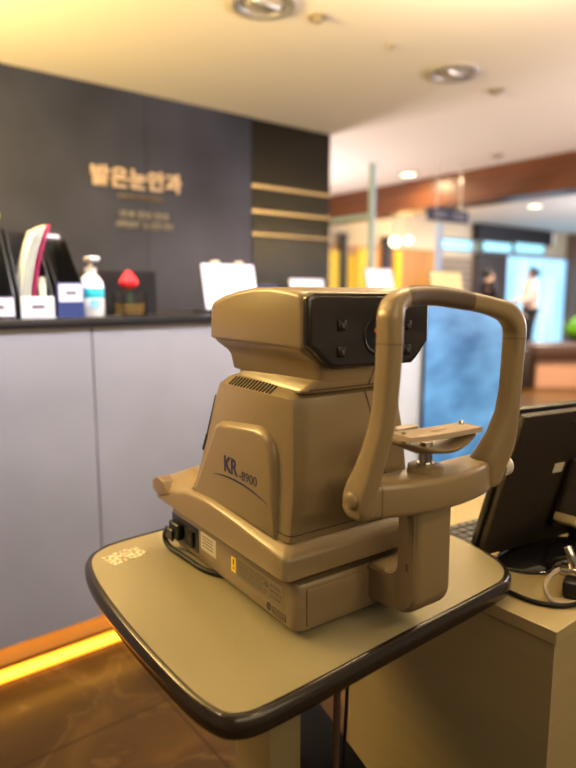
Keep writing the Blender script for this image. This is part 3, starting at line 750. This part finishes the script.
for u, v in ((.090, -.098), (.203, -.092)):
    bm = BM(); lathe(bm, [(0, .280), (.0032, .280), (.0032, .2932), (.0024, .2945), (0, .295)], 12, (u, v, 0)); obj('paper_pin', bm, STEEL if u > .2 else PLAST, T)
# chin papers resting on the cup
al = math.radians(-3.5); Ol = Vector((.476, .583, TZ))
def G(u, v, w): return Ol + Vector((u * math.cos(al) - v * math.sin(al), u * math.sin(al) + v * math.cos(al), w))
bm = BM(); loops = []
for k in range(13):
    s = k / 12; u = -.066 + .132 * s; zz = -.001 * math.sin(PI * s) - .003 * s; e = .019
    loops.append([(u, -e, zz + .0), (u, e, zz + .0), (u, e, zz + .0065), (u, -e, zz + .0065)])
loft(bm, loops)
g = G(.146, -.100, .2855)
t = empty('chin_rest_papers', g, al, 'stack of pale chin papers lying on the chin cup', 'paper stack')
obj('paper_stack', bm, PAPER, t, 30)
bm = BM(); box(bm, (-.012, -.004, .0056), (.014, -.001, .0063)); obj('printed_mark', bm, mat('paper_print', (.45, .30, .2), .8), t, 0)

# ------------------------------------------------------------------ right desk with monitor
t = empty('side_desk', (.84, .414, 0), 0, 'cream laminate side desk at the right carrying the monitor', 'desk')
DZ = .70
obj('desk_top', box(BM(), (0, 0, DZ - .022), (1.5, .445, DZ), .0015), DESK, t, 0)
obj('side_panel', box(BM(), (.004, .004, 0), (.024, .441, DZ - .023)), DESK, t, 0)
obj('front_panel', box(BM(), (.025, .006, 0.0), (1.478, .024, DZ - .023)), DESK, t, 0)
obj('side_panel', box(BM(), (1.479, .004, 0), (1.497, .441, DZ - .023)), DESK, t, 0)
# monitor, seen from behind
rzm = math.radians(-11)
t = empty('computer_monitor', (.949, .639, .713), rzm, 'black computer monitor seen from behind on the side desk', 'monitor')
R = Matrix.Rotation(math.radians(16.5), 4, 'X')
MB = mat('monitor_back_plastic', (.016, .011, .008), .5, bump=(900, .4))
bm = BM(); box(bm, (0, 0, 0), (.50, .012, .305), .002, M=R); obj('screen_bezel', bm, BLACK, t)
bm = BM(); box(bm, (.012, .012, .018), (.488, .013, .293), M=R); obj('screen_glass', bm, GLOSSB, t, 0)
bm = BM(); box(bm, (.006, -.016, .006), (.494, .001, .299), .004, M=R); obj('back_shell', bm, MB, t)
bm = BM(); box(bm, (.16, -.034, .05), (.34, -.015, .20), .008, M=R); obj('rear_hub', bm, MB, t)
bm = BM()
for k in range(9): box(bm, (.13 + k * .028, -.0172, .272), (.15 + k * .028, -.0162, .275), M=R)
obj('vent_slots', bm, BLACK, t, 0)
bm = BM(); box(bm, (.25, -.0174, .030), (.38, -.0162, .0335), M=R)
obj('lower_ridge', bm, BLACK, t, 0)
bm = BM(); box(bm, (.124, -.018, .172), (.150, -.0162, .192), .001, M=R); obj('rear_sticker', bm, WHITEST, t, 0)
bm = BM(); tube(bm, [(.25, -.020, .10), (.25, -.035, .05), (.25, -.04, -.003)], .022, 14); obj('stand_neck', bm, GLOSSB, t)
bm = BM(); lathe(bm, [(0, -.0125), (.105, -.0125), (.112, -.009), (.108, -.004), (.06, .004), (.02, .012), (0, .013)], 40, (.165, -.050, 0), sx=1.22, sy=.62); obj('stand_base', bm, GLOSSB, t, 60)
# adapter, connectors and cables
t = empty('cable_adapter', (.978, .462, DZ), math.radians(20), 'silver display connector with clear hood by the stand base', 'cable connector')
bm = BM(); box(bm, (-.012, -.02, .030), (.012, .02, .046), .003); obj('connector_shell', bm, STEEL, t)
bm = BM(); tube(bm, [(0, .0, .046), (.0, .004, .062), (.004, .012, .078)], .007, 12); obj('strain_relief', bm, STEEL, t)
bm = BM(); box(bm, (-.03, -.03, 0), (.05, .012, .030), .006); obj('adapter_body', bm, BLACK, t)
def cable(name, pts, r, m, label):
    bm = BM(); o = Vector(pts[0]); tube(bm, [Vector(p) - o for p in pts], r, 10); x = obj(name, bm, m, loc=o); prop(x, label, 'cable'); return x
GREYC = mat('grey_cable', (.30, .26, .21), .45)
cable('grey_cable', [(.985, .470, .742), (.955, .480, .738), (.925, .480, .722), (.915, .462, .706), (.935, .440, .7045), (.98, .43, .7045), (1.04, .45, .705)], .004, GREYC, 'grey cable looping from the silver connector over the side desk')
cable('black_cable', [(.915, .62, .7043), (.900, .56, .7043), (.890, .52, .7043), (.893, .478, .7043), (.915, .445, .7043), (.955, .432, .7045), (1.00, .440, .7045)], .0040, BLACKR, 'thick black cable curling around the stand base on the side desk')
cable('black_cable', [(1.03, .53, .706), (1.01, .505, .735), (1.02, .47, .745), (1.05, .44, .722), (1.09, .43, .706)], .0045, BLACKR, 'black cable arching over at the right of the silver connector')
t = empty('cable_plug', (1.060, .545, .792), 0, 'tan cable plug sticking out behind the monitor near the right edge', 'plug')
bm = BM(); box(bm, (-.016, -.050, -.008), (.016, -.008, .008), .003, M=Matrix.Rotation(.5, 4, 'Y')); obj('plug_body', bm, DESK, t)
bm = BM(); tube(bm, [(0, -.04, 0), (.012, -.055, -.02), (.03, -.05, -.06), (.05, -.04, -.083)], .005, 10); obj('plug_cord', bm, DESK, t)
# keyboard glimpsed behind the chin rest column
t = empty('keyboard', (.985, .665, DZ), math.radians(-8), 'dark keyboard on the side desk behind the chin rest column', 'keyboard')
bm = BM(); box(bm, (0, 0, .001), (.40, .095, .012), .003); obj('keyboard_tray', bm, BLACK, t)
bm = BM()
KEY = mat('grey_keys', (.05, .05, .055), .4)
for i in range(18):
    for j in range(4): box(bm, (.008 + i * .0215, .008 + j * .0215, .012), (.026 + i * .0215, .026 + j * .0215, .018), .0015, 1)
obj('keys', bm, KEY, t, 0)['kind'] = 'stuff'

# black case below the table and hanging cables
d = Vector((-.263, -.965, 0)); ang = math.atan2(.965, .263)
t = empty('computer_case', (.735, .826, 0), ang - PI / 2, 'black computer case on the floor under the table', 'computer')
bm = BM(); box(bm, (-.095, -.42, .012), (0, 0, .40), .003); obj('case_shell', bm, mat('matt_black_metal', (.003, .003, .003), .6, spec=.2), t)
bm = BM(); box(bm, (-.093, .0005, .02), (-.002, .012, .39), .004); obj('case_front', bm, GLOSSB, t)
bm = BM()
for u in (-.078, -.02):
    for v in (-.38, -.04): lathe(bm, [(0, 0), (.012, 0), (.012, .0125), (0, .0125)], 12, (u, v, 0))
obj('case_feet', bm, BLACKR, t)
BRC = mat('brown_cable', (.05, .03, .02), .5)
cable('hanging_cable', [(.62, .66, .7085), (.625, .66, .62), (.62, .655, .52), (.605, .64, .42), (.60, .62, .405)], .006, BRC, 'brown cable hanging below the table, left of the thinner black one')
cable('hanging_cable', [(.66, .66, .7085), (.655, .665, .60), (.655, .67, .50), (.64, .66, .404)], .003, BLACKR, 'thin black cable hanging below the table, right of the brown one')

# ------------------------------------------------------------------ bench in the waiting area
br = math.radians(-37)
t = empty('waiting_bench', (7.32, 4.11, 0), br, 'long low bench with dark brown seat and pinkish front', 'bench')
obj('bench_front', box(BM(), (0, 0, 0), (2.6, .5, .36), .01), mat('pink_beige_panel', (.42, .26, .20), .5), t, 0)
obj('bench_seat', box(BM(), (-.06, -.04, .361), (2.64, .54, .56), .02), mat('dark_brown_leather', (.045, .022, .014), .4), t)
obj('bench_end', box(BM(), (-.22, -.03, 0), (-.07, .5, .50), .01), mat('dark_end', (.02, .012, .01), .5), t)
t = empty('potted_plant', (9.3, 4.55, 0), 0, 'bright green leafy plant in dark pot behind the bench', 'plant')
bm = BM(); lathe(bm, [(0, 0), (.11, 0), (.15, .55), (.16, .56), (.14, .54), (0, .53)], 20); obj('pot', bm, BLACK, t)
bm = BM(); random.seed(5)
for k in range(90):
    a, e, L_ = random.uniform(0, 2 * PI), random.uniform(.2, 1.4), random.uniform(.22, .42)
    dd = Vector((math.cos(a) * math.cos(e), math.sin(a) * math.cos(e), math.sin(e))); s = dd.cross(Vector((0, 0, 1))).normalized() * .035
    o = Vector((0, 0, .53)); p1 = o + dd * L_ * .55; p2 = o + dd * L_ - Vector((0, 0, .04))
    vs = [bm.verts.new(x) for x in (o, p1 + s, p2, p1 - s)]; bm.faces.new(vs)
lf = obj('foliage', bm, mat('lime_leaf', (.30, .62, .04), .5), t, 0); lf['kind'] = 'stuff'
md = lf.modifiers.new('s', 'SOLIDIFY'); md.thickness = .003

# ------------------------------------------------------------------ people
def skin_body(name, nodes, edges, m, parent, root='pelvis', sub=2):
    me = bpy.data.meshes.new(name); keys = list(nodes); idx = {k: i for i, k in enumerate(keys)}
    me.from_pydata([nodes[k][0] for k in keys], [(idx[a], idx[b]) for a, b in edges], [])
    o = bpy.data.objects.new(name, me); COL.objects.link(o); o.parent = parent
    md = o.modifiers.new('skin', 'SKIN'); md.use_smooth_shade = True
    for i, k in enumerate(keys):
        s = me.skin_vertices[0].data[i]; r = nodes[k][1]; s.radius = r if isinstance(r, tuple) else (r, r); s.use_root = (k == root)
    sb = o.modifiers.new('sub', 'SUBSURF'); sb.levels = sub; sb.render_levels = sub
    me.materials.append(m); return o
SKIN = mat('skin', (.55, .33, .22), .5); HAIR = mat('black_hair', (.01, .008, .008), .4)
def person(loc, rz, label, top_m, trouser_m, reach, scale=1.):
    P = empty('person', loc, rz, label, 'person'); P.scale = (scale,) * 3
    # local frame: facing -x
    n = {'pelvis': ((0, 0, .92), (.10, .14)), 'waist': ((-.01, 0, 1.06), (.095, .125)), 'chest': ((-.01, 0, 1.25), (.105, .155)), 'neckb': ((0, 0, 1.40), (.06, .07)), 'neck': ((-.01, 0, 1.45), .048), 'head': ((-.02, 0, 1.52), (.075, .07)), 'crown': ((-.01, 0, 1.60), (.07, .065))}
    e = [('pelvis', 'waist'), ('waist', 'chest'), ('chest', 'neckb'), ('neckb', 'neck'), ('neck', 'head'), ('head', 'crown')]
    for s, g in ((-1, 'a'), (1, 'b')):
        elb = (-.06, .22 * s, 1.12); wr = (-.26, .19 * s, 1.07) if reach else (-.02, .22 * s, .88)
        d = Vector(wr) - Vector(elb); d.normalize()
        n['sh' + g] = ((0, .17 * s, 1.37), .055); n['el' + g] = (elb, .04); n['wr' + g] = (wr, .026)
        pm = Vector(wr) + d * .05; n['pa' + g] = (tuple(pm), (.034, .018))
        e += [('neckb', 'sh' + g), ('sh' + g, 'el' + g), ('el' + g, 'wr' + g), ('wr' + g, 'pa' + g)]
        for q in range(4):
            o = Vector((0, (q - 1.5) * .019, 0)); f1 = pm + d * .05 + o; f2 = f1 + d * (.03 + .006 * (1 if q in (1, 2) else 0)) - Vector((0, 0, .008))
            n['f%s%d' % (g, q)] = (tuple(f1), .009); n['g%s%d' % (g, q)] = (tuple(f2), .0075); e += [('pa' + g, 'f%s%d' % (g, q)), ('f%s%d' % (g, q), 'g%s%d' % (g, q))]
        th = Vector(wr) + d * .03 + Vector((0, -.03 * s, .008)); th2 = th + d * .03 + Vector((0, -.012 * s, 0))
        n['t' + g] = (tuple(th), .011); n['u' + g] = (tuple(th2), .009); e += [('wr' + g, 't' + g), ('t' + g, 'u' + g)]
        n['hip' + g] = ((0, .085 * s, .86), .09); n['kn' + g] = ((-.02, .09 * s, .48), .058); n['an' + g] = ((.02, .09 * s, .09), .038); n['to' + g] = ((-.12, .10 * s, .035), .032)
        e += [('pelvis', 'hip' + g), ('hip' + g, 'kn' + g), ('kn' + g, 'an' + g), ('an' + g, 'to' + g)]
    skin_body('body', n, e, SKIN, P)
    # face
    bm = BM(); prism(bm, [(-.088, 1.535), (-.112, 1.505), (-.088, 1.497)], 1, -.011, .011, .003); obj('nose', bm, SKIN, P)
    for s in (-1, 1):
        bm = BM(); bmesh.ops.create_uvsphere(bm, u_segments=8, v_segments=6, radius=.010); obj('eye', bm, INK, P, loc=(-.090, .028 * s, 1.535))
        bm = BM(); bmesh.ops.create_uvsphere(bm, u_segments=8, v_segments=6, radius=.02, matrix=Matrix.Diagonal((.6, .35, 1, 1))); obj('ear', bm, SKIN, P, loc=(-.01, .073 * s, 1.52))
    bm = BM(); box(bm, (-.095, -.02, 1.470), (-.080, .02, 1.478), .003); obj('mouth', bm, mat('lip', (.4, .12, .1), .5), P)
    # hair cap with a bun
    bm = BM(); bmesh.ops.create_uvsphere(bm, u_segments=20, v_segments=14, radius=.092)
    for v in list(bm.verts):
        v.co = Vector((v.co.x * 1.08 + .012, v.co.y * .93, v.co.z * 1.1 + 1.565))
    bmesh.ops.delete(bm, geom=[v for v in bm.verts if (v.co.x < -.055 and v.co.z < 1.60) or v.co.z < 1.47], context='VERTS')
    t2 = bmesh.new(); bmesh.ops.create_uvsphere(t2, u_segments=12, v_segments=8, radius=.045); join(bm, t2, Matrix.Translation((.11, 0, 1.56)))
    h = obj('hair', bm, HAIR, P, 80); md = h.modifiers.new('s', 'SOLIDIFY'); md.thickness = .01
    # clothes: skinned shells slightly larger
    nn = {k: n[k] for k in ('pelvis', 'waist', 'chest', 'neckb')}
    nn = {k: (c, tuple(x + .016 for x in (r if isinstance(r, tuple) else (r, r)))) for k, (c, r) in nn.items()}
    nn['hem'] = ((0, 0, .80), (.12, .165)); nn['neckb'] = ((0, 0, 1.395), (.07, .08))
    ee = [('pelvis', 'waist'), ('waist', 'chest'), ('chest', 'neckb'), ('pelvis', 'hem')]
    for g in 'ab':
        nn['sh' + g] = (n['sh' + g][0], .071); nn['el' + g] = (n['el' + g][0], .054)
        w_, e_ = Vector(n['wr' + g][0]), Vector(n['el' + g][0]); nn['wr' + g] = (tuple(e_ + (w_ - e_) * .93), .040)
        ee += [('neckb', 'sh' + g), ('sh' + g, 'el' + g), ('el' + g, 'wr' + g)]
    skin_body('tunic', nn, ee, top_m, P)
    nn = {'pelvis': ((0, 0, .93), (.115, .15))}; ee = []
    for g in 'ab':
        nn['hip' + g] = (n['hip' + g][0], .108); nn['kn' + g] = (n['kn' + g][0], .078); c = n['an' + g][0]; nn['an' + g] = ((c[0], c[1], .10), .062)
        ee += [('pelvis', 'hip' + g), ('hip' + g, 'kn' + g), ('kn' + g, 'an' + g)]
    skin_body('trousers', nn, ee, trouser_m, P)
    for s in (-1, 1):
        bm = BM(); loft(bm, [rsec(0, -.17, .06, .10 * s - .045, .10 * s + .045, .035), rsec(.03, -.17, .06, .10 * s - .045, .10 * s + .045, .035), rsec(.07, -.10, .055, .09 * s - .04, .09 * s + .04, .03), rsec(.10, -.03, .05, .09 * s - .035, .09 * s + .035, .03)])
        obj('shoe', bm, mat('white_shoe', (.6, .55, .5), .5), P)
BEIGE = mat('beige_tunic', (.62, .48, .38), .8); BLK = mat('black_cloth', (.012, .010, .012), .8)
view = math.atan2(5.83, 10.05)
person((10.05, 5.826, 0), view + PI / 2 + PI + 0.2, 'person with black bun in long beige top and black trousers, reaching left', BEIGE, BLK, True, 1.0)
person((9.25, 6.15, 0), view - PI / 2 + PI + .6, 'person in black clothing before the dark pier', BLK, BLK, False, 1.0)

# ------------------------------------------------------------------ light
w = bpy.data.worlds.new('world'); S.world = w; w.use_nodes = True
w.node_tree.nodes['Background'].inputs[0].default_value = (1, .86, .68, 1); w.node_tree.nodes['Background'].inputs[1].default_value = .16
def area(name, loc, target, size, energy, col, shape='DISK', sy=None, spread=180):
    l = bpy.data.lights.new(name, 'AREA'); l.energy = energy; l.color = col; l.shape = shape; l.size = size
    if sy: l.size_y = sy
    l.spread = math.radians(spread)
    o = bpy.data.objects.new(name, l); COL.objects.link(o); o.location = loc
    o.rotation_euler = (Vector(target) - Vector(loc)).to_track_quat('-Z', 'Y').to_euler(); return o
WARM = (1, .74, .42); NEU = (1, .90, .78); COOL = (.78, .86, 1)
# ceiling lamps of the room (above and behind the camera)
area('ceiling_lamp', (-.9, 1.2, 2.47), (-.9, 1.2, 0), .25, 14, WARM)
area('ceiling_lamp', (.9, -1.2, 2.47), (.9, -1.2, 0), .25, 12, WARM)
area('ceiling_lamp', (2.6, .3, 2.47), (2.6, .3, 0), .25, 8, WARM)
area('track_lamp', (.9, 1.0, 2.40), (.9, 1.9, 1.15), 2.6, 15, (.80, .84, 1), 'RECTANGLE', .06, spread=55)  # unseen fill added so the counter front fades from top to bottom
area('toe_kick_lamp', (.9, 1.925, .112), (.9, 1.87, 0), 2.9, 2.2, (1, .42, .05), 'RECTANGLE', .01)
area('ceiling_lamp', (5.35, 4.63, 2.47), (5.35, 4.63, 0), .16, 16, WARM)
area('ceiling_lamp', (8.74, 5.08, 2.47), (8.74, 5.08, 0), .2, 90, NEU)
# unseen fills added to wash the ceiling: left, behind feature wall, behind camera
area('cove_lamp', (-.7, 2.6, 1.9), (.6, 2.6, 2.5), .9, 140, (1, .66, .22), 'RECTANGLE', .4)
area('cove_lamp', (3.6, 6.0, 1.2), (4.4, 4.2, 2.5), 1.0, 75, (1, .80, .74), 'RECTANGLE', .4)
area('pendant_uplight', (1.7, 1.05, 2.1), (1.7, 1.05, 2.5), 1.0, 66, (1, .74, .44), 'RECTANGLE', .3)  # fill added above the view to brighten the ceiling, no pendant hangs here
area('cove_lamp', (.6, -1.2, 1.7), (1.6, 1.2, 2.5), 2.5, 18, (1, .76, .45), 'RECTANGLE', .5)
area('cove_lamp', (5.0, .0, 1.6), (4.4, 2.4, 2.5), 2.0, 75, (1, .78, .70), 'RECTANGLE', .5)
for x, z in ((7.30, 2.0), (7.62, 2.04)):
    l = bpy.data.lights.new('wall_lamp_light', 'POINT'); l.energy = 7; l.color = (1, .60, .24); l.shadow_soft_size = .1
    o = bpy.data.objects.new('wall_lamp_light', l); COL.objects.link(o); o.location = (x, 6.36, z)
area('cove_lamp', (9.5, 3.0, 1.5), (9.5, 5.2, 2.5), 2.0, 45, (.86, .86, 1), 'RECTANGLE', .4)  # unseen fill added to brighten the ceiling beyond the beam
area('ceiling_lamp', (7.2, 3.0, 2.47), (7.0, 3.5, 0), .3, 50, (1, .66, .34), spread=80)  # added out of view to warm the floor near the bench
# daylight entering from the far right of the hall
area('daylight', (13.5, 1.5, 1.3), (6, 3, 1.6), 3.5, 190, COOL, 'RECTANGLE', 2.2)

S.view_settings.view_transform = 'Standard'; S.view_settings.look = 'None'; S.view_settings.gamma = 1; S.view_settings.exposure = .4
S.view_settings.use_curve_mapping = False
S.cycles.use_denoising = True
S.cycles.max_bounces = 8
